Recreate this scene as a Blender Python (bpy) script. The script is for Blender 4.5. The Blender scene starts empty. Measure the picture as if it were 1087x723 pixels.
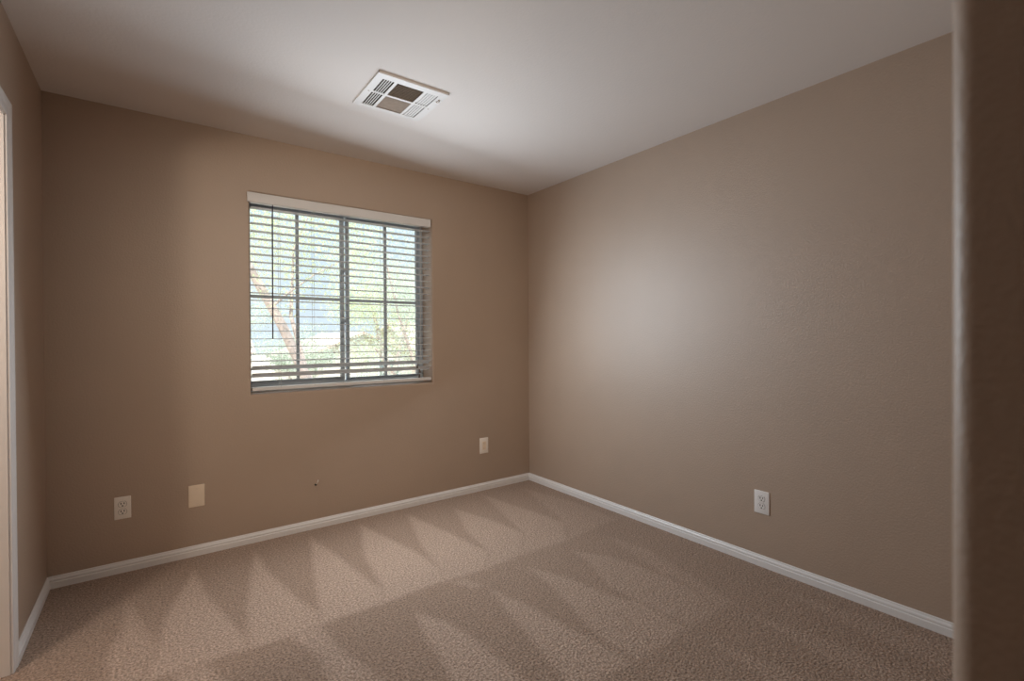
import bpy, bmesh, math, random
import numpy as np
from mathutils import Vector, Matrix

S = bpy.context.scene
C = S.collection
PI = math.pi

# ------------------------------------------------------------------ camera
cam_d = bpy.data.cameras.new('camera')
cam = bpy.data.objects.new('camera', cam_d)
C.objects.link(cam)
cam_d.sensor_width = 36.0
cam_d.lens = 515.074 / 1087 * 36.0
cam_d.clip_start = 0.02
cam_d.clip_end = 400
fw = Vector((0.59407283, 0.80438616, -0.00635466))
rt = Vector((0.80436621, -0.59410462, -0.00588979))
up = Vector((0.008513, 0.00161251, 0.99996246))
M = Matrix.Identity(4)
for i in range(3):
    M[i][0], M[i][1], M[i][2] = rt[i], up[i], -fw[i]
M[2][3] = 1.2224
cam.matrix_world = M
cam_d.dof.use_dof = True
cam_d.dof.focus_distance = 3.2
cam_d.dof.aperture_fstop = 2.8
S.camera = cam

# ------------------------------------------------------------------ world, lights, exposure
SKY_STRENGTH = 1.12
WINDOW_DAYLIGHT = 37.0  # daylight coming in at the window, on the room side of the blind
DAY_COL = (0.88, 0.98, 1.07)
BACK_WALL_FILL = 70.0        # warm fill added out of view, no real lamp, turned to the back wall
SUN_STRENGTH = 5.4
BATH_LAMP = 36.0
S.view_settings.view_transform = 'Standard'
S.view_settings.look = 'None'
S.view_settings.gamma = 1.0
S.view_settings.use_curve_mapping = False
S.view_settings.exposure = 0.0
S.cycles.max_bounces = 12
S.cycles.diffuse_bounces = 7
S.cycles.glossy_bounces = 4
S.cycles.transparent_max_bounces = 24
S.cycles.sample_clamp_indirect = 6.0
S.cycles.use_denoising = True

w = bpy.data.worlds.new('sky'); S.world = w; w.use_nodes = True
nt = w.node_tree; nt.nodes.clear()
o_ = nt.nodes.new('ShaderNodeOutputWorld'); bg = nt.nodes.new('ShaderNodeBackground')
tc = nt.nodes.new('ShaderNodeTexCoord'); sx = nt.nodes.new('ShaderNodeSeparateXYZ')
rp = nt.nodes.new('ShaderNodeValToRGB')
rp.color_ramp.elements[0].position = 0.0; rp.color_ramp.elements[0].color = (0.80, 0.90, 1.0, 1)
rp.color_ramp.elements[1].position = 0.75; rp.color_ramp.elements[1].color = (5.0, 5.5, 6.2, 1)   # unseen upper sky, brightened to add light on slats and reveals
e_ = rp.color_ramp.elements.new(0.12); e_.color = (0.76, 0.89, 1.0, 1)
e_ = rp.color_ramp.elements.new(0.27); e_.color = (0.70, 0.86, 1.0, 1)
nz = nt.nodes.new('ShaderNodeTexNoise'); nz.inputs['Scale'].default_value = 5.0; nz.inputs['Detail'].default_value = 5
cr = nt.nodes.new('ShaderNodeValToRGB'); cr.color_ramp.elements[0].position = 0.48; cr.color_ramp.elements[1].position = 0.68
mx = nt.nodes.new('ShaderNodeMixRGB'); mx.inputs[2].default_value = (1.0, 1.0, 1.0, 1)
nt.links.new(tc.outputs['Generated'], sx.inputs[0]); nt.links.new(sx.outputs['Z'], rp.inputs[0])
nt.links.new(tc.outputs['Generated'], nz.inputs['Vector']); nt.links.new(nz.outputs[0], cr.inputs[0])
nt.links.new(cr.outputs[0], mx.inputs[0]); nt.links.new(rp.outputs[0], mx.inputs[1])
nt.links.new(mx.outputs[0], bg.inputs[0]); bg.inputs[1].default_value = SKY_STRENGTH
nt.links.new(bg.outputs[0], o_.inputs[0])

def aim(ob, target):
    d = Vector(target) - ob.location
    ob.rotation_euler = d.to_track_quat('-Z', 'Y').to_euler()

def area(name, loc, target, sx_, sy_, power, col):
    l = bpy.data.lights.new(name, 'AREA'); l.shape = 'RECTANGLE'; l.size = sx_; l.size_y = sy_
    l.energy = power; l.color = col
    o = bpy.data.objects.new(name, l); C.objects.link(o); o.location = loc; aim(o, target)
    return o
def window_light(name, y, tilt, yaw, share):
    t, k = math.radians(tilt), math.radians(yaw)
    area(name, (1.070, y, 1.475), (1.070 + math.sin(k) * math.cos(t), y - math.cos(k) * math.cos(t), 1.475 - math.sin(t)), 1.17, 1.06, WINDOW_DAYLIGHT * share, DAY_COL)
window_light('window_daylight', 3.12, 3, 9, 0.32)
window_light('window_daylight_from_above', 2.97, 19, 8, 0.54)
pl = bpy.data.lights.new('back_wall_fill', 'SPOT'); pl.energy = BACK_WALL_FILL; pl.color = (1.0, 0.86, 0.70); pl.shadow_soft_size = 0.12  # added fill light that brightens the back wall, no fixture there
pl.spot_size = math.radians(78); pl.spot_blend = 1.0
po = bpy.data.objects.new('back_wall_fill', pl); C.objects.link(po); po.location = (0.76, 0.50, 2.10); aim(po, (1.25, 3.27, 1.25))
sl = bpy.data.lights.new('sun', 'SUN'); sl.energy = SUN_STRENGTH; sl.angle = 0.01; sl.color = (1.0, 0.95, 0.87)
so = bpy.data.objects.new('sun', sl); C.objects.link(so)
so.rotation_euler = Vector((0.45, 0.62, -0.80)).to_track_quat('-Z', 'Y').to_euler()
bl = bpy.data.lights.new('bathroom_lamp', 'POINT'); bl.energy = BATH_LAMP; bl.color = (1.0, 0.88, 0.76); bl.shadow_soft_size = 0.10
bo = bpy.data.objects.new('bathroom_lamp', bl); C.objects.link(bo); bo.location = (-1.15, 1.55, 1.75)

# ------------------------------------------------------------------ materials
def mat(name, col, rough=0.5, spec=0.5, metal=0.0, noise=None, bump=None, coords='Object'):
    m = bpy.data.materials.new(name); m.use_nodes = True
    n = m.node_tree.nodes; L = m.node_tree.links
    b = n['Principled BSDF']
    b.inputs['Base Color'].default_value = (*col, 1)
    b.inputs['Roughness'].default_value = rough
    b.inputs['Specular IOR Level'].default_value = spec
    b.inputs['Metallic'].default_value = metal
    t = n.new('ShaderNodeTexCoord')
    if noise:
        sc, amt = noise
        a = n.new('ShaderNodeTexNoise'); a.inputs['Scale'].default_value = sc; a.inputs['Detail'].default_value = 4
        L.new(t.outputs[coords], a.inputs['Vector'])
        mr = n.new('ShaderNodeMapRange'); mr.inputs[1].default_value = 0.3; mr.inputs[2].default_value = 0.7
        mr.inputs[3].default_value = 1 - amt; mr.inputs[4].default_value = 1 + amt
        L.new(a.outputs[0], mr.inputs[0])
        mm = n.new('ShaderNodeMixRGB'); mm.blend_type = 'MULTIPLY'; mm.inputs[0].default_value = 1
        mm.inputs[1].default_value = (*col, 1)
        L.new(mr.outputs[0], mm.inputs[2]); L.new(mm.outputs[0], b.inputs['Base Color'])
    if bump:
        sc, st, dist = bump
        a = n.new('ShaderNodeTexNoise'); a.inputs['Scale'].default_value = sc; a.inputs['Detail'].default_value = 3
        L.new(t.outputs[coords], a.inputs['Vector'])
        bu = n.new('ShaderNodeBump'); bu.inputs['Strength'].default_value = st; bu.inputs['Distance'].default_value = dist
        L.new(a.outputs[0], bu.inputs['Height']); L.new(bu.outputs[0], b.inputs['Normal'])
    return m

WALL_COL = (0.415, 0.31, 0.232)
m_wall = mat('tan_eggshell_paint', WALL_COL, 0.50, 1.0, noise=(3.0, 0.02), bump=(120.0, 0.28, 0.004))
m_ceil = mat('ceiling_paint', (0.74, 0.70, 0.67), 0.85, 0.2, bump=(75.0, 0.25, 0.004))
m_trim = mat('white_semigloss', (0.78, 0.76, 0.74), 0.30, 0.5, bump=(30.0, 0.03, 0.002))
m_blind = mat('white_blind_vinyl', (0.70, 0.69, 0.68), 0.35, 0.5, noise=(8.0, 0.02))
def translucent(name, col, amt):
    m = mat(name, col, 0.35, 0.5, noise=(8.0, 0.02)); n = m.node_tree.nodes; L = m.node_tree.links
    tr = n.new('ShaderNodeBsdfTranslucent'); tr.inputs[0].default_value = (*col, 1)
    ms = n.new('ShaderNodeMixShader'); ms.inputs[0].default_value = amt
    L.new(n['Principled BSDF'].outputs[0], ms.inputs[1]); L.new(tr.outputs[0], ms.inputs[2]); L.new(ms.outputs[0], n['Material Output'].inputs[0])
    return m
m_slat = translucent('thin_vinyl_slat', (0.82, 0.83, 0.84), 0.32)
m_vinyl = mat('window_vinyl', (0.36, 0.41, 0.46), 0.4, 0.5, noise=(6.0, 0.02))
m_plate = mat('ivory_plastic', (0.86, 0.79, 0.71), 0.32, 0.5, noise=(20, 0.02))
m_almond = mat('almond_plastic', (0.80, 0.66, 0.51), 0.34, 0.5, noise=(20, 0.02))
m_white_pl = mat('white_plastic', (0.80, 0.77, 0.74), 0.30, 0.5, noise=(20, 0.02))
m_slot = mat('dark_slot', (0.02, 0.018, 0.016), 0.6, 0.3, noise=(30, 0.1))
m_seam = mat('grey_seam', (0.20, 0.17, 0.14), 0.6, 0.3, noise=(30, 0.1))
m_screw = mat('painted_screw', (0.45, 0.40, 0.35), 0.35, 0.5, metal=0.4, noise=(60, 0.05))
m_vent = mat('vent_enamel', (0.70, 0.68, 0.66), 0.4, 0.5, noise=(9, 0.02))
m_duct = mat('dark_duct', (0.10, 0.085, 0.07), 0.8, 0.2, noise=(12, 0.2))
m_tan_louver = mat('tan_louver', (0.42, 0.35, 0.29), 0.6, 0.3, noise=(40, 0.08))  # tan blades of the middle banks
m_wand = mat('smoky_wand', (0.06, 0.05, 0.08), 0.25, 0.5, noise=(30, 0.1))
m_cord = mat('white_cord', (0.55, 0.54, 0.52), 0.8, 0.2, noise=(90, 0.1))
m_tassel = mat('dark_tassel', (0.12, 0.10, 0.09), 0.5, 0.4, noise=(60, 0.2))
m_steel = mat('bright_steel', (0.80, 0.74, 0.68), 0.35, 0.5, metal=0.3, noise=(60, 0.05))
m_bark = mat('tree_bark', (0.42, 0.34, 0.30), 0.9, 0.2, noise=(6, 0.3), bump=(14, 0.5, 0.03))
m_stucco = mat('pale_stucco', (0.62, 0.57, 0.50), 0.9, 0.2, noise=(2, 0.05), bump=(40, 0.3, 0.01))
m_stucco2 = mat('sand_stucco', (0.50, 0.42, 0.34), 0.9, 0.2, noise=(2, 0.05), bump=(40, 0.3, 0.01))
m_glassdark = mat('house_window_glass', (0.10, 0.12, 0.14), 0.1, 0.5, noise=(2, 0.1))
m_ground = mat('desert_gravel', (0.46, 0.39, 0.31), 0.95, 0.1, noise=(1.5, 0.15), bump=(20, 0.5, 0.03))
m_road = mat('asphalt', (0.25, 0.24, 0.23), 0.9, 0.2, noise=(3, 0.1))

def leaf_mat(name, a, b):
    m = bpy.data.materials.new(name); m.use_nodes = True
    n = m.node_tree.nodes; L = m.node_tree.links
    p = n['Principled BSDF']; p.inputs['Roughness'].default_value = 0.6
    t = n.new('ShaderNodeTexCoord'); q = n.new('ShaderNodeTexNoise'); q.inputs['Scale'].default_value = 1.6; q.inputs['Detail'].default_value = 6
    r = n.new('ShaderNodeValToRGB'); r.color_ramp.elements[0].position = 0.35; r.color_ramp.elements[1].position = 0.65
    r.color_ramp.elements[0].color = (*a, 1); r.color_ramp.elements[1].color = (*b, 1)
    L.new(t.outputs['Object'], q.inputs['Vector']); L.new(q.outputs[0], r.inputs[0]); L.new(r.outputs[0], p.inputs['Base Color'])
    tr = n.new('ShaderNodeBsdfTranslucent'); L.new(r.outputs[0], tr.inputs[0])
    ms = n.new('ShaderNodeMixShader'); ms.inputs[0].default_value = 0.45
    L.new(p.outputs[0], ms.inputs[1]); L.new(tr.outputs[0], ms.inputs[2])
    L.new(ms.outputs[0], n['Material Output'].inputs[0])
    return m
m_leafA = leaf_mat('mesquite_leaves', (0.42, 0.47, 0.28), (0.64, 0.66, 0.42))
m_leafB = leaf_mat('olive_leaves', (0.40, 0.46, 0.38), (0.60, 0.63, 0.52))
m_leafC = leaf_mat('shrub_leaves', (0.36, 0.43, 0.30), (0.55, 0.60, 0.42))

def glass_mat():
    m = bpy.data.materials.new('window_glass'); m.use_nodes = True
    n = m.node_tree.nodes; L = m.node_tree.links; n.remove(n['Principled BSDF'])
    t = n.new('ShaderNodeBsdfTransparent'); t.inputs[0].default_value = (0.95, 0.975, 0.97, 1)
    g = n.new('ShaderNodeBsdfGlossy'); g.inputs['Roughness'].default_value = 0.02
    f = n.new('ShaderNodeFresnel'); f.inputs[0].default_value = 1.45
    s = n.new('ShaderNodeMixShader'); L.new(f.outputs[0], s.inputs[0]); L.new(t.outputs[0], s.inputs[1]); L.new(g.outputs[0], s.inputs[2])
    L.new(s.outputs[0], n['Material Output'].inputs[0]); return m
m_glass = glass_mat()

def roof_mat():
    m = mat('clay_roof_tile', (0.42, 0.27, 0.20), 0.9, 0.2)
    n = m.node_tree.nodes; L = m.node_tree.links; b = n['Principled BSDF']
    t = n.new('ShaderNodeTexCoord'); wv = n.new('ShaderNodeTexWave'); wv.inputs['Scale'].default_value = 2.0; wv.bands_direction = 'X'
    r = n.new('ShaderNodeValToRGB'); r.color_ramp.elements[0].color = (0.44, 0.33, 0.27, 1); r.color_ramp.elements[1].color = (0.62, 0.50, 0.43, 1)
    L.new(t.outputs['Object'], wv.inputs['Vector']); L.new(wv.outputs[0], r.inputs[0]); L.new(r.outputs[0], b.inputs['Base Color'])
    bu = n.new('ShaderNodeBump'); bu.inputs['Distance'].default_value = 0.05; L.new(wv.outputs[0], bu.inputs['Height']); L.new(bu.outputs[0], b.inputs['Normal'])
    return m
m_roof = roof_mat()

def carpet_mat():
    m = bpy.data.materials.new('tan_plush_carpet'); m.use_nodes = True
    n = m.node_tree.nodes; L = m.node_tree.links; b = n['Principled BSDF']
    b.inputs['Roughness'].default_value = 1.0; b.inputs['Specular IOR Level'].default_value = 0.05
    b.inputs['Sheen Weight'].default_value = 0.15; b.inputs['Sheen Roughness'].default_value = 0.6
    t = n.new('ShaderNodeTexCoord')
    at = n.new('ShaderNodeAttribute'); at.attribute_name = 'lay'
    n3 = n.new('ShaderNodeTexNoise'); n3.inputs['Scale'].default_value = 28; n3.inputs['Detail'].default_value = 3
    L.new(t.outputs['Object'], n3.inputs['Vector'])
    j = n.new('ShaderNodeMath'); j.operation = 'MULTIPLY_ADD'; j.inputs[1].default_value = 0.55; j.inputs[2].default_value = -0.275
    L.new(n3.outputs[0], j.inputs[0])
    ad = n.new('ShaderNodeMath'); ad.operation = 'ADD'; ad.use_clamp = True
    L.new(at.outputs['Fac'], ad.inputs[0]); L.new(j.outputs[0], ad.inputs[1])
    mixc = n.new('ShaderNodeMixRGB'); mixc.inputs[1].default_value = (0.375, 0.262, 0.190, 1); mixc.inputs[2].default_value = (0.510, 0.372, 0.284, 1)
    L.new(ad.outputs[0], mixc.inputs[0])
    # twisted tufts
    v = n.new('ShaderNodeTexVoronoi'); v.inputs['Scale'].default_value = 120
    n1 = n.new('ShaderNodeTexNoise'); n1.inputs['Scale'].default_value = 112; n1.inputs['Detail'].default_value = 3.5; n1.inputs['Roughness'].default_value = 0.72
    L.new(t.outputs['Object'], v.inputs['Vector']); L.new(t.outputs['Object'], n1.inputs['Vector'])
    r = n.new('ShaderNodeValToRGB'); r.color_ramp.elements[0].position = 0.36; r.color_ramp.elements[1].position = 0.64
    r.color_ramp.elements[0].color = (0.46, 0.43, 0.40, 1); r.color_ramp.elements[1].color = (1.50, 1.51, 1.52, 1)
    L.new(n1.outputs[0], r.inputs[0])
    mu = n.new('ShaderNodeMixRGB'); mu.blend_type = 'MULTIPLY'; mu.inputs[0].default_value = 1
    L.new(mixc.outputs[0], mu.inputs[1]); L.new(r.outputs[0], mu.inputs[2]); L.new(mu.outputs[0], b.inputs['Base Color'])
    mh = n.new('ShaderNodeMath'); mh.operation = 'SUBTRACT'
    L.new(n1.outputs[0], mh.inputs[0]); L.new(v.outputs['Distance'], mh.inputs[1])
    bu = n.new('ShaderNodeBump'); bu.inputs['Strength'].default_value = 0.8; bu.inputs['Distance'].default_value = 0.008
    L.new(mh.outputs[0], bu.inputs['Height']); L.new(bu.outputs[0], b.inputs['Normal'])
    return m
m_carpet = carpet_mat()

# ------------------------------------------------------------------ helpers
def obj(name, bm, m, parent=None, smooth=False, loc=None):
    me = bpy.data.meshes.new(name)
    bmesh.ops.recalc_face_normals(bm, faces=bm.faces)
    bm.to_mesh(me); bm.free()
    me.materials.append(m)
    if smooth:
        me.polygons.foreach_set('use_smooth', [True] * len(me.polygons))
        if hasattr(me, 'set_sharp_from_angle'): me.set_sharp_from_angle(angle=math.radians(40))
    o = bpy.data.objects.new(name, me); C.objects.link(o)
    if parent: o.parent = parent
    if loc: o.location = loc
    return o

def thing(name, label, cat, loc=(0, 0, 0), rot=(0, 0, 0), group=None):
    o = bpy.data.objects.new(name, None); C.objects.link(o)
    o.empty_display_size = 0.1; o.location = loc; o.rotation_euler = rot
    o['label'] = label; o['category'] = cat
    if group: o['group'] = group
    return o
def tag(o, label, cat, group=None):
    o['label'] = label; o['category'] = cat
    if group: o['group'] = group
    return o
def struct(o, label=None, cat=None):
    o['kind'] = 'structure'
    if label: o['label'] = label
    if cat: o['category'] = cat
    return o

def box(bm, x0, x1, y0, y1, z0, z1, bev=0.0, seg=2):
    v = [bm.verts.new((x, y, z)) for x in (x0, x1) for y in (y0, y1) for z in (z0, z1)]
    fs = [bm.faces.new([v[i] for i in f]) for f in ((0, 1, 3, 2), (4, 6, 7, 5), (0, 4, 5, 1), (2, 3, 7, 6), (0, 2, 6, 4), (1, 5, 7, 3))]
    if bev > 0:
        es = list({e for f in fs for e in f.edges})
        bmesh.ops.bevel(bm, geom=es, offset=bev, segments=seg, affect='EDGES', profile=0.5)
    return bm
def B(): return bmesh.new()
def boxm(*a, **k): return box(B(), *a, **k)

def prism(bm, prof, P, U, V, W):
    """profile (u,v) swept from P along vector W; U,V give its axes"""
    P, U, V, W = Vector(P), Vector(U), Vector(V), Vector(W)
    a = [bm.verts.new(P + U * u + V * v) for u, v in prof]
    b = [bm.verts.new(P + U * u + V * v + W) for u, v in prof]
    n = len(prof)
    for i in range(n): bm.faces.new((a[i], a[(i + 1) % n], b[(i + 1) % n], b[i]))
    bm.faces.new(a[::-1]); bm.faces.new(b)
    return bm

def tube(bm, pts, rads, seg=8):
    pts = [Vector(p) for p in pts]
    if not hasattr(rads, '__len__'): rads = [rads] * len(pts)
    rings = []
    for i, p in enumerate(pts):
        d = (pts[min(i + 1, len(pts) - 1)] - pts[max(i - 1, 0)]).normalized()
        q = d.to_track_quat('Z', 'Y')
        rings.append([bm.verts.new(p + q @ Vector((math.cos(2 * PI * k / seg) * rads[i], math.sin(2 * PI * k / seg) * rads[i], 0))) for k in range(seg)])
    for a, b in zip(rings, rings[1:]):
        for k in range(seg): bm.faces.new((a[k], a[(k + 1) % seg], b[(k + 1) % seg], b[k]))
    bm.faces.new(rings[0][::-1]); bm.faces.new(rings[-1])
    return bm

def cyl(bm, p0, p1, r, seg=16): return tube(bm, [p0, p1], r, seg)

# ------------------------------------------------------------------ room shell
X0, X1, Y1, H = -0.431, 2.590, 3.268, 2.44
YS = -1.30                     # end of the entry passage behind the camera
PX, PY, PR = 0.614, 0.126, 0.019   # corner of the passage, bullnosed
T = 0.14
# window opening in the back wall
WX0, WX1, WZ0, WZ1 = 0.468, 1.676, 0.889, 2.104
WD = 0.16                      # reveal depth to the window unit

def carpet():
    nx, ny = 152, 230
    xs = np.linspace(X0, X1, nx); ys = np.linspace(YS, Y1, ny)
    gx, gy = np.meshgrid(xs, ys, indexing='ij')
    P = np.stack([gx.ravel(), gy.ravel()], 1)
    rows = [  # lighter, brushed-away wedges the vacuum left; the rest of the pile leans the other way
        ([(-0.107, 2.901), (-0.053, 2.644), (0.004, 2.391), (-0.046, 2.202), (-0.122, 2.144), (-0.164, 2.419), (-0.121, 2.594)], .8),
        ([(0.162, 3.068), (0.195, 2.725), (0.234, 2.526), (0.298, 2.23), (0.297, 2.155), (0.153, 2.165), (-0.05, 2.165), (0.004, 2.391), (0.029, 2.608)], 1),
        ([(0.459, 3.128), (0.476, 2.791), (0.534, 2.428), (0.583, 2.244), (0.558, 2.149), (0.431, 2.14), (0.29, 2.149), (0.298, 2.23), (0.336, 2.527)], 1),
        ([(0.765, 3.144), (0.827, 2.729), (0.857, 2.441), (0.888, 2.266), (0.85, 2.146), (0.694, 2.155), (0.55, 2.149), (0.586, 2.242), (0.645, 2.565)], 1),
        ([(1.078, 3.151), (1.194, 2.57), (1.214, 2.311), (1.165, 2.160), (1.005, 2.160), (0.83, 2.146), (0.888, 2.266), (0.943, 2.684)], 1),
        ([(1.403, 3.138), (1.487, 2.63), (1.527, 2.301), (1.391, 2.140), (1.150, 2.160), (1.214, 2.311), (1.256, 2.601)], .85),
        ([(1.718, 3.036), (1.812, 2.694), (1.849, 2.391), (1.638, 2.160), (1.38, 2.14), (1.527, 2.301), (1.572, 2.602)], .72),
        ([(2.049, 3.176), (2.139, 2.575), (2.164, 2.363), (1.987, 2.145), (1.63, 2.16), (1.849, 2.391)], .6),
        ([(2.40, 3.10), (2.50, 2.60), (2.48, 2.20), (2.02, 2.15), (2.164, 2.363), (2.26, 2.65)], .4),
        ([(0.431, 2.15), (0.558, 2.16), (0.583, 1.934), (0.641, 1.686), (0.69, 1.25), (0.472, 1.25), (0.493, 1.815), (0.502, 1.938)], .85),
        ([(0.05, 2.16), (0.15, 2.16), (0.25, 1.80), (0.32, 1.25), (0.08, 1.25), (0.06, 1.80)], .8),
        ([(0.925, 1.986), (1.007, 1.844), (1.041, 1.641), (1.05, 1.402), (1.06, 1.20), (0.80, 1.20), (0.842, 1.517), (0.868, 1.636), (0.882, 1.806)], .9),
        ([(1.18, 2.13), (1.26, 2.12), (1.30, 2.0), (1.24, 2.02)], .6),
        ([(1.308, 1.949), (1.361, 1.743), (1.395, 1.492), (1.422, 1.331), (1.44, 1.20), (1.14, 1.20), (1.18, 1.323), (1.199, 1.414), (1.259, 1.762)], .75),
        ([(1.586, 2.029), (1.686, 1.801), (1.712, 1.6), (1.792, 1.427), (1.78, 1.19), (1.46, 1.19), (1.449, 1.356), (1.492, 1.558), (1.562, 1.79)], .65),
        ([(1.916, 2.021), (2.029, 1.86), (2.066, 1.719), (2.082, 1.538), (2.085, 1.362), (1.993, 1.19), (1.807, 1.19), (1.792, 1.427), (1.789, 1.641), (1.892, 1.879)], .5),
        ([(2.232, 2.045), (2.277, 1.778), (2.184, 1.4), (2.132, 1.18), (1.993, 1.19), (2.1, 1.372), (2.107, 1.556), (2.156, 1.793)], .38),
    ]
    for k in range(7):       # next pass, nearer
        x = 0.55 + 0.31 * k
        rows.append(([(x, 1.12), (x + .07, .8), (x + .12, .2), (x - .14, .2), (x - .06, .8)], .35))
    lay = np.zeros(len(P))
    for poly, amp in rows:
        q = np.array(poly); n = len(q)
        inside = np.zeros(len(P), bool); dmin = np.full(len(P), 9.0)
        for i in range(n):
            a, b = q[i], q[(i + 1) % n]
            c = ((a[1] > P[:, 1]) != (b[1] > P[:, 1]))
            xi = (b[0] - a[0]) * (P[:, 1] - a[1]) / ((b[1] - a[1]) if b[1] != a[1] else 1e-9) + a[0]
            inside ^= c & (P[:, 0] < xi)
            ab = b - a; t = np.clip(((P - a) @ ab) / (ab @ ab), 0, 1)
            dmin = np.minimum(dmin, np.hypot(*(P - (a + t[:, None] * ab)).T))
        sd = np.where(inside, dmin, -dmin)
        lay = np.maximum(lay, amp * np.clip((sd + 0.016) / 0.034, 0, 1))
    me = bpy.data.meshes.new('floor')
    vs = np.concatenate([P, np.zeros((len(P), 1))], 1)
    faces = [(i * ny + j, (i + 1) * ny + j, (i + 1) * ny + j + 1, i * ny + j + 1) for i in range(nx - 1) for j in range(ny - 1)]
    me.from_pydata(vs.tolist(), [], faces)
    a = me.attributes.new('lay', 'FLOAT', 'POINT'); a.data.foreach_set('value', lay.astype(np.float32))
    me.materials.append(m_carpet); me.update()
    o = bpy.data.objects.new('floor', me); C.objects.link(o)
    return struct(o, 'tan plush carpet with wedge shaped vacuum marks', 'floor')
carpet()

struct(obj('ceiling', boxm(-2.2, X1 + T, YS - T, Y1 + T, H, H + 0.12), m_ceil), 'off white ceiling of the empty bedroom', 'ceiling')

def back_wall():
    """wall with a bullnosed window opening"""
    bm = B()
    xs = [X0 - T, WX0, WX1, X1 + T]; zs = [-0.1, WZ0, WZ1, H]
    V = {}
    for yi, y in enumerate((Y1, Y1 + WD + 0.08)):
        for i, x in enumerate(xs):
            for k, z in enumerate(zs): V[i, k, yi] = bm.verts.new((x, y, z))
    for yi in (0, 1):
        for i in range(3):
            for k in range(3):
                if (i, k) != (1, 1): bm.faces.new((V[i, k, yi], V[i + 1, k, yi], V[i + 1, k + 1, yi], V[i, k + 1, yi]))
    hole = [(1, 1), (2, 1), (2, 2), (1, 2)]
    for a, b in zip(hole, hole[1:] + hole[:1]): bm.faces.new((V[a[0], a[1], 0], V[b[0], b[1], 0], V[b[0], b[1], 1], V[a[0], a[1], 1]))
    es = [bm.edges.get((V[a[0], a[1], 0], V[b[0], b[1], 0])) for a, b in zip(hole, hole[1:] + hole[:1])]
    ring = [(0, 0), (1, 0), (2, 0), (3, 0), (3, 1), (3, 2), (3, 3), (2, 3), (1, 3), (0, 3), (0, 2), (0, 1)]
    for a, b in zip(ring, ring[1:] + ring[:1]): bm.faces.new((V[a[0], a[1], 0], V[b[0], b[1], 0], V[b[0], b[1], 1], V[a[0], a[1], 1]))
    bmesh.ops.bevel(bm, geom=es, offset=0.013, segments=5, affect='EDGES', profile=0.5)
    o = obj('wall_back', bm, m_wall, smooth=True)
    return struct(o, 'tan back wall with the blind covered window', 'wall')
back_wall()
struct(obj('wall_right', boxm(X1, X1 + T, -0.2, Y1 + 0.02, -0.1, H), m_wall), 'long tan right wall with a soft sheen', 'wall')

# left wall with the doorway to the lit bathroom
DY0, DY1, DZ = 1.72, 2.530, 2.062
bm = B()
LT = 0.115
box(bm, X0 - LT, X0, DY1, Y1 + 0.02, -0.1, H)
box(bm, X0 - LT, X0, DY0, DY1, DZ, H)
box(bm, X0 - LT, X0, YS - T, DY0, -0.1, H)
struct(obj('wall_left', bm, m_wall), 'dim tan left wall with the doorway', 'wall')

# passage wall with the bullnosed corner that frames the view on the right
bm = B()
prof = [(X1 + T, PY), (X1 + T, PY - T), (PX + T, PY - T), (PX + T, YS), (PX, YS)]
for k in range(9):
    a = PI - (PI / 2) * k / 8
    prof.append((PX + PR + PR * math.cos(a), PY - PR + PR * math.sin(a)))
prism(bm, prof, (0, 0, -0.1), (1, 0, 0), (0, 1, 0), (0, 0, H + 0.1))
struct(obj('wall_front', bm, m_wall, smooth=True), 'rounded tan wall corner close to the camera at the right', 'wall')
struct(obj('wall_passage', boxm(X0 - LT, PX + T, YS - T, YS, -0.1, H), m_wall), 'tan end wall of the entry passage', 'wall')

# bathroom shell beyond the doorway
bm = B()
box(bm, -2.2, -2.1, 0.9, 2.9, -0.1, H); box(bm, -2.2, X0 - LT, 0.8, 0.9, -0.1, H); box(bm, -2.2, X0 - LT, 2.9, 3.0, -0.1, H)
struct(obj('wall_bathroom', bm, m_wall), 'walls of the small lit room beyond the doorway', 'wall')
struct(obj('floor_bathroom', boxm(-2.1, X0, 0.9, 2.9, -0.1, -0.0005), m_carpet), 'floor of the small lit room beyond the doorway', 'floor')

# ------------------------------------------------------------------ baseboards
BP = [(0, 0), (.013, 0), (.013, .030), (.0095, .033), (.0095, .037), (.0115, .039), (.0100, .045), (.006, .050), (.0045, .056), (.003, .058), (0, .058)]
struct(obj('baseboard_back', prism(B(), BP, (X0, Y1, 0), (0, -1, 0), (0, 0, 1), (X1 - X0, 0, 0)), m_trim), 'white moulded baseboard along the back wall', 'baseboard')
struct(obj('baseboard_right', prism(B(), BP, (X1, PY, 0), (-1, 0, 0), (0, 0, 1), (0, Y1 - PY, 0)), m_trim), 'white moulded baseboard along the right wall', 'baseboard')
struct(obj('baseboard_left', prism(B(), BP, (X0, 2.576, 0), (1, 0, 0), (0, 0, 1), (0, Y1 - 2.576, 0)), m_trim), 'white moulded baseboard along the left wall', 'baseboard')

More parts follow.
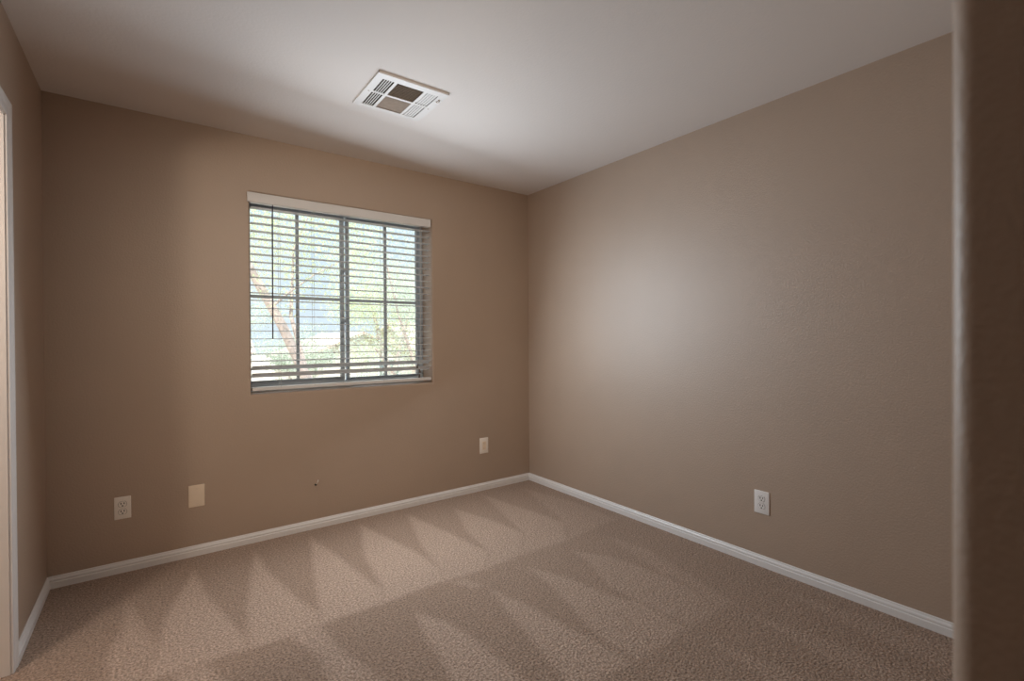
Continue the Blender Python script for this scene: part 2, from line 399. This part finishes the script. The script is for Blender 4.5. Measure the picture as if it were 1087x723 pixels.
# ------------------------------------------------------------------ doorway: casing, jamb, stop
dr = bpy.data.objects.new('door_1', None); C.objects.link(dr); dr.location = (X0, 2.12, 0)
struct(dr, 'white cased doorway at the left edge with a lit jamb', 'doorway')
CW = 0.060; CI0, CI1, CZ = DY0 + 0.015, 2.515, 2.046
CP = [(0, 0), (.007, 0), (.009, .006), (.009, .030), (.012, .040), (.0125, .056), (.010, .060), (0, .060)]   # thickness, width from the opening
def rel(bm):
    bmesh.ops.translate(bm, verts=bm.verts, vec=-Vector(dr.location)); return bm
bm = B()   # three mitred lengths of moulding
def mitre(bm, prof, pts_in, pts_out):
    """profile points: first coordinate out of the wall, second 0..CW across the casing"""
    A = []
    for (yi, zi), (yo, zo) in zip(pts_in, pts_out):
        A.append([bm.verts.new((X0 + t, yi + (yo - yi) * w / CW, zi + (zo - zi) * w / CW)) for t, w in prof])
    n = len(prof)
    for a, b in zip(A, A[1:]):
        for i in range(n): bm.faces.new((a[i], a[(i + 1) % n], b[(i + 1) % n], b[i]))
    bm.faces.new(A[0]); bm.faces.new(A[-1][::-1])
mitre(bm, CP, [(CI1, 0), (CI1, CZ), (CI0, CZ), (CI0, 0)], [(CI1 + CW, 0), (CI1 + CW, CZ + CW), (CI0 - CW, CZ + CW), (CI0 - CW, 0)])
obj('casing', rel(bm), m_trim, dr)
bm = B()
box(bm, X0 - LT, X0, 2.510, DY1, 0, DZ); box(bm, X0 - LT, X0, DY0, DY0 + 0.02, 0, DZ); box(bm, X0 - LT, X0, DY0 + 0.02, 2.510, DZ - 0.02, DZ)
obj('jamb', rel(bm), m_trim, dr)
bm = B()
box(bm, X0 - 0.085, X0 - 0.05, 2.498, 2.510, 0, DZ - 0.02); box(bm, X0 - 0.085, X0 - 0.05, DY0 + 0.02, DY0 + 0.032, 0, DZ - 0.02)
obj('door_stop', rel(bm), m_trim, dr)

# ------------------------------------------------------------------ window unit
wn = bpy.data.objects.new('window_1', None); C.objects.link(wn)
WY = Y1 + WD      # room side of the unit
wn.location = ((WX0 + WX1) / 2, WY, WZ0)
struct(wn, 'two panel sliding window with muntins behind the blind', 'window')
def wr(bm):
    bmesh.ops.translate(bm, verts=bm.verts, vec=-Vector(wn.location)); return bm
def ring(bm, x0, x1, z0, z1, y0, y1, l, r_, b, t):
    box(bm, x0, x0 + l, y0, y1, z0, z1, .002, 1); box(bm, x1 - r_, x1, y0, y1, z0, z1, .002, 1)
    box(bm, x0 + l, x1 - r_, y0, y1, z0, z0 + b, .002, 1); box(bm, x0 + l, x1 - r_, y0, y1, z1 - t, z1, .002, 1)
    return bm
obj('window_frame', wr(ring(B(), WX0, WX1, WZ0, WZ1, WY, WY + 0.075, .014, .022, .040, .030)), m_vinyl, wn)
fx0, fx1, fz0, fz1 = WX0 + .014, WX1 - .022, WZ0 + .040, WZ1 - .030
MX = 1.083
s1 = obj('sliding_sash', wr(ring(B(), fx0, MX - .004, fz0, fz1, WY + .010, WY + .034, .012, .026, .026, .026)), m_vinyl, wn)
s2 = obj('fixed_sash', wr(ring(B(), MX + .014, fx1, fz0, fz1, WY + .036, WY + .062, .026, .014, .016, .020)), m_vinyl, wn)
zc = 1.493
def muntin(xa, xb, xm, y0, parent):
    bm = B()
    box(bm, xm - .010, xm + .010, y0, y0 + .010, fz0 + .016, fz1 - .02); box(bm, xa, xm - .010, y0, y0 + .010, zc - .010, zc + .010); box(bm, xm + .010, xb, y0, y0 + .010, zc - .010, zc + .010)
    obj('muntin', wr(bm), m_vinyl, parent)
muntin(fx0 + .012, MX - .030, .773, WY + .016, s1)
muntin(MX + .040, fx1 - .014, 1.394, WY + .044, s2)
obj('pane', wr(boxm(fx0 + .008, MX - .026, WY + .028, WY + .031, fz0 + .02, fz1 - .02)), m_glass, s1)
obj('pane', wr(boxm(MX - .006, fx1 - .010, WY + .056, WY + .059, fz0 + .004, fz1 - .016)), m_glass, s2)
for z in (1.34, 1.69):   # two latches on the meeting stile
    bm = box(B(), MX - .026, MX - .010, WY - .004, WY + .010, z - .030, z + .030, .003)
    box(bm, MX - .018, MX + .000, WY - .016, WY - .004, z - .008, z + .016, .003)
    obj('latch', wr(bm), m_vinyl, s1)

# ------------------------------------------------------------------ blind
bd = thing('window_blind', 'white horizontal slat blind with flat valance over the window', 'blind', (1.07, Y1, WZ0))
def br(bm):
    bmesh.ops.translate(bm, verts=bm.verts, vec=-Vector(bd.location)); return bm
BX0, BX1, BY = 0.476, 1.668, Y1 + 0.034
VP = [(0, 0), (.010, 0), (.012, .004), (.012, .050), (.009, .054), (.009, .058), (0, .058)]
bm = prism(B(), VP, (.454, Y1 - .006, 2.041), (0, -1, 0), (0, 0, 1), (1.657 - .454, 0, 0))
obj('valance', br(bm), m_blind, bd)
obj('headrail', br(boxm(BX0, BX1, Y1 + .006, Y1 + .060, 2.050, 2.098, .002)), m_blind, bd)
SD, STH = 0.050, 0.0020
def slat_profile(tilt):
    top, bot = [], []
    for k in range(7):
        u = -SD / 2 + SD * k / 6
        h = 0.0016 * (1 - (2 * u / SD) ** 2)
        top.append((u, h + STH / 2)); bot.append((u, h - STH / 2))
    c, s = math.cos(tilt), math.sin(tilt)
    return [(u * c - v * s, u * s + v * c) for u, v in bot + top[::-1]]
zs = [2.018 - 0.0468 * k for k in range(20)] + [1.086, 1.045, 1.000]
for k, z in enumerate(zs):
    tilt = math.radians({22: 33, 21: 32, 20: 11, 19: 6, 18: 4}.get(k, 2.0 + 0.6 * math.sin(k * 2.3)))
    # inner (room) edge rides higher on the lowest slats
    pr = [(-u, v) for u, v in slat_profile(-tilt)]
    dz = 0.0006 * math.sin(k * 1.7)
    bm = prism(B(), pr, (BX0, BY, z + dz), (0, -1, 0), (0, 0, 1), (BX1 - BX0, 0, 0))
    o = obj('slat', br(bm), m_slat, bd, smooth=True)
obj('bottom_rail', br(boxm(BX0, BX1, BY - .026, BY + .024, 0.907, 0.928, .003)), m_blind, bd)
for x in (0.635, 0.836, 1.30, 1.583):
    bm = B()
    for y in (BY - .0265, BY + .0265): tube(bm, [(x, y, 2.052), (x, y, 1.5), (x, y, 0.92)], .0009, 5)
    obj('ladder_cord', br(bm), m_cord, bd)
bm = tube(B(), [(.592, Y1 - .010, 2.050), (.591, Y1 - .006, 1.98), (.588, Y1 - .004, 1.232), (.588, Y1 - .004, 1.222)], [.0022, .0040, .0040, .0048], 8)
obj('tilt_wand', br(bm), m_wand, bd, smooth=True)
lc = obj('lift_cord', br(tube(B(), [(1.585, Y1 - .002, 2.05), (1.584, Y1 + .000, 1.5), (1.575, Y1 - .003, 1.09), (1.553, Y1 - .003, 1.03)], .0013, 6)), m_cord, bd)
def tassel(p, q):
    p, q = Vector(p), Vector(q); bm = tube(B(), [p, p.lerp(q, .15), p.lerp(q, .85), q], [.002, .0045, .007, .006], 10)
    obj('tassel', br(bm), m_tassel, lc, smooth=True)
tassel((1.553, Y1 - .003, 1.032), (1.549, Y1 - .003, 1.002)); tassel((1.562, Y1 - .004, .995), (1.572, Y1 - .004, .968)); tassel((1.567, Y1 - .004, .958), (1.564, Y1 - .004, .932))
obj('cord_loop', br(tube(B(), [(1.549, Y1 - .003, 1.002), (1.556, Y1 - .004, .998), (1.562, Y1 - .004, .995), (1.572, Y1 - .004, .968), (1.570, Y1 - .004, .962), (1.567, Y1 - .004, .956)], .0012, 6)), m_cord, lc)

# ------------------------------------------------------------------ wall plates (built facing -Y at the origin, wall at y=0)
def plate_mesh(w, h, t=.0055): return boxm(-w / 2, w / 2, -t, 0.0005, -h / 2, h / 2, .0028, 3)
def screw(z, y, m, parent):
    bm = cyl(B(), (0, y, z), (0, y - .0012, z), .0034, 12); s = obj('screw', bm, m, parent)
    obj('screw_slot', boxm(-.0028, .0028, y - .0015, y - .0009, z - .0004, z + .0004), m_screw, s)
def duplex(name, label, loc, rot, mp, mslot, w=.070, h=.1165, slots=True):
    t = thing(name, label, 'outlet', loc, rot, None)
    obj('cover_plate', plate_mesh(w, h), mp, t, smooth=True)
    for zc_ in (.0198, -.0198):
        bm = B(); prof = []
        for k in range(24):   # rounded face, cut flat above and below
            a = 2 * PI * k / 24; prof.append((.0172 * math.cos(a), max(-.0142, min(.0142, .0172 * math.sin(a)))))
        prism(bm, prof, (0, -.0052, zc_), (1, 0, 0), (0, 0, 1), (0, -.0022, 0))
        rc = obj('receptacle', bm, mp, t)
        bm = B(); n = 24      # thin dark seam around the face
        inn = [(x * 1.0, z) for x, z in prof]; out = [(x * 1.09, z * 1.09) for x, z in prof]
        va = [bm.verts.new((x, -.0059, zc_ + z)) for x, z in inn]; vb = [bm.verts.new((x, -.0059, zc_ + z)) for x, z in out]
        for k in range(n): bm.faces.new((va[k], va[(k + 1) % n], vb[(k + 1) % n], vb[k]))
        obj('seam', bm, m_seam, rc)
        for sx_, hh in ((-.0066, .0052), (.0066, .0044)):
            obj('contact_slot', boxm(sx_ - .0019, sx_ + .0019, -.0079, -.0070, zc_ + .0040 - hh, zc_ + .0040 + hh), mslot, rc)
        obj('ground_hole', cyl(B(), (0, -.0070, zc_ - .0082), (0, -.0079, zc_ - .0082), .0036, 12), mslot, rc)
    screw(0, -.0055, mp, t)
    return t
duplex('wall_outlet', 'pale duplex outlet on the back wall near the left corner', (-.1385, Y1, .339), (0, 0, 0), m_plate, m_slot)
duplex('wall_outlet', 'white duplex outlet low on the long right wall', (X1, 1.2815, .340), (0, 0, -PI / 2), m_white_pl, m_slot, w=.079, h=.121)
t = thing('blank_plate', 'plain almond blank cover plate on the back wall left of centre', 'wall plate', (.1885, Y1, .337))
obj('cover_plate', plate_mesh(.078, .124), m_almond, t, smooth=True)
for z in (.0415, -.0415): screw(z, -.0055, m_almond, t)
t = thing('decorator_outlet', 'small pale outlet plate on the back wall near the right corner', 'outlet', (2.126, Y1, .356))
obj('cover_plate', plate_mesh(.080, .125), m_plate, t, smooth=True)
ins = obj('receptacle', boxm(-.0165, .0165, -.0075, -.005, -.0335, .0335, .0015), m_almond, t)
for zc_ in (.019, -.019):
    for sx_ in (-.0060, .0060): obj('contact_slot', boxm(sx_ - .0011, sx_ + .0011, -.0079, -.0072, zc_ - .001, zc_ + .006), m_screw, ins)
    obj('ground_hole', cyl(B(), (0, -.0072, zc_ - .007), (0, -.0079, zc_ - .007), .0024, 10), m_screw, ins)
# bent metal hook left in the wall
t = thing('wall_hook', 'tiny bent metal hook left in the back wall below the window', 'hook', (.840, Y1, .297))
obj('anchor', cyl(B(), (-.007, .001, -.016), (-.007, -.0025, -.016), .0072, 14), m_slot, t)
obj('shank', tube(B(), [(-.005, 0, -.013), (-.004, -.012, -.008), (.000, -.016, .001), (.004, -.014, .010), (.006, -.008, .014)], [.0026, .0030, .0034, .0034, .0022], 8), m_steel, t, smooth=True)

# ------------------------------------------------------------------ ceiling vent
VC = (1.0135, 2.312)
vt = thing('ceiling_vent', 'square white ceiling air register with banks of louvers', 'vent', (VC[0], VC[1], H))
def L(x, y): return x - VC[0], y - VC[1]
holes = [(.869, .926, 2.174, 2.309), (.869, .926, 2.318, 2.463), (.941, 1.078, 2.175, 2.306), (.941, 1.077, 2.325, 2.458), (1.090, 1.156, 2.174, 2.303), (1.090, 1.156, 2.320, 2.460)]
FX0, FX1, FY0, FY1 = .832, 1.195, 2.132, 2.489
FT = .011
bm = B()
gx = sorted({FX0, FX1, .869, .926, .941, 1.078, 1.090, 1.156}); gy = sorted({FY0, FY1, 2.174, 2.306, 2.321, 2.460})
def inhole(x, y): return (.869 < x < .926 or .941 < x < 1.078 or 1.090 < x < 1.156) and (2.174 < y < 2.306 or 2.321 < y < 2.460)
V = {}
for zi, z in enumerate((-FT, -FT + .0015)):
    for i, x in enumerate(gx):
        for j, y in enumerate(gy): V[i, j, zi] = bm.verts.new((x - VC[0], y - VC[1], z))
solid = lambda i, j: 0 <= i < len(gx) - 1 and 0 <= j < len(gy) - 1 and not inhole((gx[i] + gx[i + 1]) / 2, (gy[j] + gy[j + 1]) / 2)
for i in range(len(gx) - 1):
    for j in range(len(gy) - 1):
        if not solid(i, j): continue
        for zi in (0, 1): bm.faces.new((V[i, j, zi], V[i + 1, j, zi], V[i + 1, j + 1, zi], V[i, j + 1, zi]))
        for (a, b, ni, nj) in (((i, j), (i + 1, j), i, j - 1), ((i + 1, j), (i + 1, j + 1), i + 1, j), ((i + 1, j + 1), (i, j + 1), i, j + 1), ((i, j + 1), (i, j), i - 1, j)):
            if not solid(ni, nj): bm.faces.new((V[a[0], a[1], 0], V[b[0], b[1], 0], V[b[0], b[1], 1], V[a[0], a[1], 1]))
# turned-up rim of the stamped face
x0, y0 = L(FX0, FY0); x1, y1 = L(FX1, FY1)
box(bm, x0, x1, y0, y0 + .003, -FT + .0015, 0); box(bm, x0, x1, y1 - .003, y1, -FT + .0015, 0)
box(bm, x0, x0 + .003, y0, y1, -FT + .0015, 0); box(bm, x1 - .003, x1, y0, y1, -FT + .0015, 0)
obj('frame', bm, m_vent, vt)
x0, y0 = L(.862, 2.168); x1, y1 = L(1.163, 2.466)
obj('duct_opening', boxm(x0, x1, y0, y1, -.0008, .0012), m_duct, vt)  # thin dark sheet across the opening, behind the louvers
def louver(xa, xb, ya, yb, along, slope, w_, m):
    """one thin blade; along 'x' or 'y', leaning by slope"""
    bm = B(); zm = -FT * .5
    if along == 'y':
        xc = (xa + xb) / 2 - VC[0]; dx, dz = w_ / 2 * math.cos(slope), w_ / 2 * math.sin(slope)
        pr = [(-dx, -dz), (dx, dz), (dx, dz + .0006), (-dx, -dz + .0006)]
        prism(bm, pr, (xc, ya - VC[1], zm), (1, 0, 0), (0, 0, 1), (0, yb - ya, 0))
    else:
        yc = (ya + yb) / 2 - VC[1]; dy, dz = w_ / 2 * math.cos(slope), w_ / 2 * math.sin(slope)
        pr = [(-dy, -dz), (dy, dz), (dy, dz + .0006), (-dy, -dz + .0006)]
        prism(bm, pr, (xa - VC[0], yc, zm), (0, 1, 0), (0, 0, 1), (xb - xa, 0, 0))
    obj('louver', bm, m, vt)
def bar(xa, xb, ya, yb):
    obj('louver', boxm(xa - VC[0], xb - VC[0], ya - VC[1], yb - VC[1], -FT, -FT + .0012), m_vent, vt)
for (xa, xb, ya, yb), kind in zip(holes, 'llffrr'):
    p = (xb - xa) / 5
    if kind == 'l':      # narrow bars with dark slits between them
        for k in range(1, 5): bar(xa + k * p - .0019, xa + k * p + .0019, ya, yb)
    elif kind == 'r':    # blades lean the other way and nearly close the slits
        for k in range(1, 5): bar(xa + k * p - .0034, xa + k * p + .0034, ya, yb)
        for k in range(5):
            x = xa + (k + .5) * p; louver(x - .001, x + .001, ya + .004, yb, 'y', math.radians(-30), .0088, m_vent)
for k in range(11):
    y = 2.177 + (2.306 - 2.177) * k / 10; louver(.940, 1.079, y - .001, y + .001, 'x', math.radians(70), .0060, m_tan_louver)
for k in range(11):
    y = 2.326 + (2.458 - 2.326) * k / 10; louver(.940, 1.079, y - .001, y + .001, 'x', math.radians(-28), .0155, m_tan_louver)
for x, y in ((.852, 2.316), (1.174, 2.322)):
    a, b = L(x, y); obj('screw', cyl(B(), (a, b, -FT + .0005), (a, b, -FT - .0016), .004, 12), m_screw, vt)
a, b = L(1.174, 2.215)
bm = tube(B(), [(a - .002, b - .010, -FT), (a + .004, b - .011, -FT - .006), (a + .006, b, -FT - .008), (a + .002, b + .010, -FT - .006), (a - .004, b + .011, -FT)], .0028, 8)
obj('damper_lever', bm, m_screw, vt, smooth=True)

# ------------------------------------------------------------------ outside: garden trees and neighbours
GZ = -2.95
struct(obj('ground', boxm(-60, 110, Y1 + WD + .3, 140, GZ - .2, GZ), m_ground), 'pale gravel ground outside the window', 'ground')
struct(obj('road', boxm(-60, 110, 15.5, 21.5, GZ - .01, GZ + .02), m_road), 'street running past the house outside', 'road')

def leaves(name, m, blobs, n, size, seed, parent):
    rng = np.random.default_rng(seed)
    w_ = np.array([b[3] ** 2 for b in blobs]); pick = rng.choice(len(blobs), n, p=w_ / w_.sum())
    b = np.array(blobs)[pick]
    d = rng.normal(size=(n, 3)); d /= np.linalg.norm(d, axis=1)[:, None]
    r = b[:, 3:4] * rng.random((n, 1)) ** 0.45
    c = b[:, :3] + d * r * np.array([1, 1, .8])
    u = rng.normal(size=(n, 3)); u[:, 2] -= 1.0; u /= np.linalg.norm(u, axis=1)[:, None]
    v = np.cross(u, rng.normal(size=(n, 3))); v /= np.linalg.norm(v, axis=1)[:, None]
    s = size * (0.6 + 0.8 * rng.random((n, 1)))
    q = np.stack([c - u * s, c + v * s * .35, c + u * s, c - v * s * .35], 1).reshape(-1, 3)
    me = bpy.data.meshes.new(name); me.vertices.add(4 * n); me.vertices.foreach_set('co', q.astype(np.float32).ravel())
    me.loops.add(4 * n); me.loops.foreach_set('vertex_index', np.arange(4 * n, dtype=np.int32))
    me.polygons.add(n); me.polygons.foreach_set('loop_start', np.arange(0, 4 * n, 4, dtype=np.int32)); me.polygons.foreach_set('loop_total', np.full(n, 4, dtype=np.int32))
    me.update(calc_edges=True); me.materials.append(m)
    o = bpy.data.objects.new(name, me); C.objects.link(o); o.parent = parent
    return o

def tree(label, base, limbs, m, n, size, seed, blob_r, extra=()):
    """limbs: polylines of (x,y,z,r) relative to the base; crown blobs sit at limb ends"""
    t = thing('garden_tree', label, 'tree', base, (0, 0, 0), 'trees outside the window')
    bm = B()
    for l in limbs: tube(bm, [p[:3] for p in l], [p[3] for p in l], 9)
    obj('trunk', bm, m_bark, t, smooth=True)
    rnd = random.Random(seed); blobs = list(extra)
    for l in limbs:
        for p in l[-2:]:
            for _ in range(4):
                blobs.append((p[0] + rnd.uniform(-.8, .8) * blob_r, p[1] + rnd.uniform(-.8, .8) * blob_r, p[2] + rnd.uniform(-.5, .7) * blob_r, blob_r * rnd.uniform(.5, .9)))
    leaves('crown', m, blobs, n, size, seed, t)
    return t

# leaning mesquite close to the window; trunk runs from lower right up to the left
tree('nearest tree with a leaning bare trunk seen through the left window half', (3.0, 9.6, GZ),
     [[(0, 0, 0, .15), (-.30, .0, 1.7, .12), (-.62, 0, 3.24, .10), (-1.1, .05, 4.4, .085), (-1.65, .1, 5.5, .07), (-2.0, .2, 6.4, .04)],
      [(-1.28, .05, 4.75, .03), (-.95, .1, 5.05, .02), (-.5, .2, 5.4, .012), (.0, .3, 5.7, .008)],
      [(-.62, 0, 3.24, .05), (-.9, .3, 4.6, .035), (-.8, .5, 5.9, .02), (-.5, .6, 6.6, .012)]],
     m_leafA, 9000, .030, 3, .95, [(-1.2, .2, 6.2, 1.2), (.4, .8, 6.6, 1.2), (-2.6, .6, 5.6, .9)])
tree('feathery olive green tree seen through the right window half', (6.4, 13.0, GZ),
     [[(0, 0, 0, .14), (.1, 0, 1.8, .11), (-.2, .1, 3.2, .06), (-.7, .2, 4.8, .035), (-1.0, .3, 6.2, .03)],
      [(.1, 0, 1.8, .08), (.7, .1, 3.4, .05), (1.1, .3, 4.8, .03), (1.4, .5, 6.0, .03)],
      [(.1, 0, 1.8, .07), (-.9, -.2, 3.0, .045), (-1.6, -.3, 3.9, .025)]],
     m_leafB, 15000, .036, 5, 1.15, [(.2, 0, 5.2, 1.4), (-.6, 0, 3.6, 1.1), (.9, 0, 3.8, 1.1), (.2, 0, 6.6, 1.2)])
tree('pale yellow green tree standing across the street behind the window stile', (9.4, 23.0, GZ),
     [[(0, 0, 0, .22), (.1, 0, 2.0, .18), (-.4, .1, 4.0, .12), (-.8, .2, 5.8, .05)],
      [(.1, 0, 2.0, .15), (.8, .1, 4.2, .09), (1.2, .2, 5.8, .04)]],
     m_leafA, 13000, .055, 8, 1.6, [(0, 0, 6.2, 1.9), (1.2, 0, 7.2, 1.6), (-1.0, 0, 7.6, 1.5)])
tree('far tree with a round grey green crown at the left window edge', (2.6, 27.5, GZ),
     [[(0, 0, 0, .2), (0, 0, 2.2, .16), (-.5, .1, 4.0, .09), (-.7, .2, 5.2, .04)],
      [(0, 0, 2.2, .12), (.7, .1, 4.2, .08), (.9, .2, 5.2, .04)]],
     m_leafB, 11000, .055, 13, 1.5, [(0, 0, 5.6, 1.6)])
tree('far tree with a dense green crown at the right window edge', (16.2, 25.5, GZ),
     [[(0, 0, 0, .2), (0, 0, 2.0, .16), (-.6, .1, 3.8, .09), (-.9, .2, 5.0, .04)],
      [(0, 0, 2.0, .12), (.8, .1, 4.0, .08), (1.0, .2, 5.4, .04)]],
     m_leafC, 12000, .055, 21, 1.6, [(0, 0, 5.0, 1.7)])

tree('low round pale green tree across the street behind the leaning trunk', (5.2, 23.6, GZ),
     [[(0, 0, 0, .14), (.05, 0, 1.4, .10), (-.3, .1, 2.6, .05), (-.5, .2, 3.4, .02)],
      [(.05, 0, 1.4, .08), (.5, .1, 2.7, .05), (.7, .2, 3.5, .02)]],
     m_leafB, 9000, .050, 44, 1.0, [(0, 0, 3.5, 1.1), (.5, 0, 4.3, .9)])

def shrub(label, x, y, r, seed):
    t = thing('garden_shrub', label, 'shrub', (x, y, GZ), (0, 0, 0), 'shrubs along the street outside')
    bm = B(); rnd = random.Random(seed)
    for k in range(5):
        a = k * 1.26 + rnd.random(); tube(bm, [(0, 0, 0), (.3 * r * math.cos(a), .3 * r * math.sin(a), .7 * r), (.7 * r * math.cos(a), .7 * r * math.sin(a), 1.5 * r)], [.05, .035, .015], 6)
    obj('stem', bm, m_bark, t)
    leaves('foliage', m_leafC, [(0, 0, r, r * .9), (.5 * r, 0, 1.2 * r, r * .7), (-.5 * r, 0, 1.1 * r, r * .7)], 3500, .075, seed, t)
shrub('low green shrub beside the pale house behind the window stile', 12.0, 24.0, 1.05, 31)
shrub('low green shrub under the feathery tree at the right', 7.2, 14.6, 0.95, 32)

def house(label, x0, x1, y0, y1, zw, zr, ms, gable='x', wins=()):
    t = thing('neighbor_house', label, 'house', ((x0 + x1) / 2, (y0 + y1) / 2, GZ), (0, 0, 0), None)
    cx, cy = t.location.x, t.location.y
    a, b, c, d = x0 - cx, x1 - cx, y0 - cy, y1 - cy; hw, hr = zw - GZ, zr - GZ
    bm = B()
    if gable == 'y':   # gable end towards the window
        prism(bm, [(a, 0), (b, 0), (b, hw), (0, hr), (a, hw)], (0, c, 0), (1, 0, 0), (0, 0, 1), (0, d - c, 0))
    else:
        prism(bm, [(c, 0), (d, 0), (d, hw), (0, hr), (c, hw)], (a, 0, 0), (0, 1, 0), (0, 0, 1), (b - a, 0, 0))
    obj('wall', bm, ms, t)
    bm = B(); e = .45; th = .16
    if gable == 'y':
        sl_ = (hr - hw) / ((b - a) / 2)
        for s in (-1, 1):
            prism(bm, [(0, hr + .02), (s * ((b - a) / 2 + e), hw - e * sl_ + .02), (s * ((b - a) / 2 + e), hw - e * sl_ + th), (0, hr + th)], (0, c - e, 0), (1, 0, 0), (0, 0, 1), (0, d - c + 2 * e, 0))
    else:
        sl_ = (hr - hw) / ((d - c) / 2)
        for s in (-1, 1):
            prism(bm, [(0, hr + .02), (s * ((d - c) / 2 + e), hw - e * sl_ + .02), (s * ((d - c) / 2 + e), hw - e * sl_ + th), (0, hr + th)], (a - e, 0, 0), (0, 1, 0), (0, 0, 1), (b - a + 2 * e, 0, 0))
    obj('roof', bm, m_roof, t)
    for (wx, wz, ww, wh) in wins:
        f = obj('window', box(B(), wx - cx - ww / 2 - .08, wx - cx + ww / 2 + .08, c - .05, c, wz - GZ - .08, wz - GZ + wh + .08), m_trim, t)
        obj('pane', box(B(), wx - cx - ww / 2, wx - cx + ww / 2, c - .06, c - .04, wz - GZ, wz - GZ + wh), m_glassdark, f)
house('pale stucco house across the street seen left of the window stile', 6.6, 12.9, 28.0, 36.0, 0.15, 1.45, m_stucco, 'y', [(11.4, -1.3, 1.2, 1.2)])
house('sand coloured low house behind the trees at the right', 16.0, 26.0, 34.0, 43.0, 0.4, 2.4, m_stucco2, 'x', [(17.0, -1.6, 1.4, 1.3), (21.0, -1.6, 1.4, 1.3)])
house('sand coloured low house at the left window edge', -1.5, 4.8, 35.0, 43.0, 0.4, 2.2, m_stucco2, 'x', [(1.5, -1.6, 1.4, 1.3)])
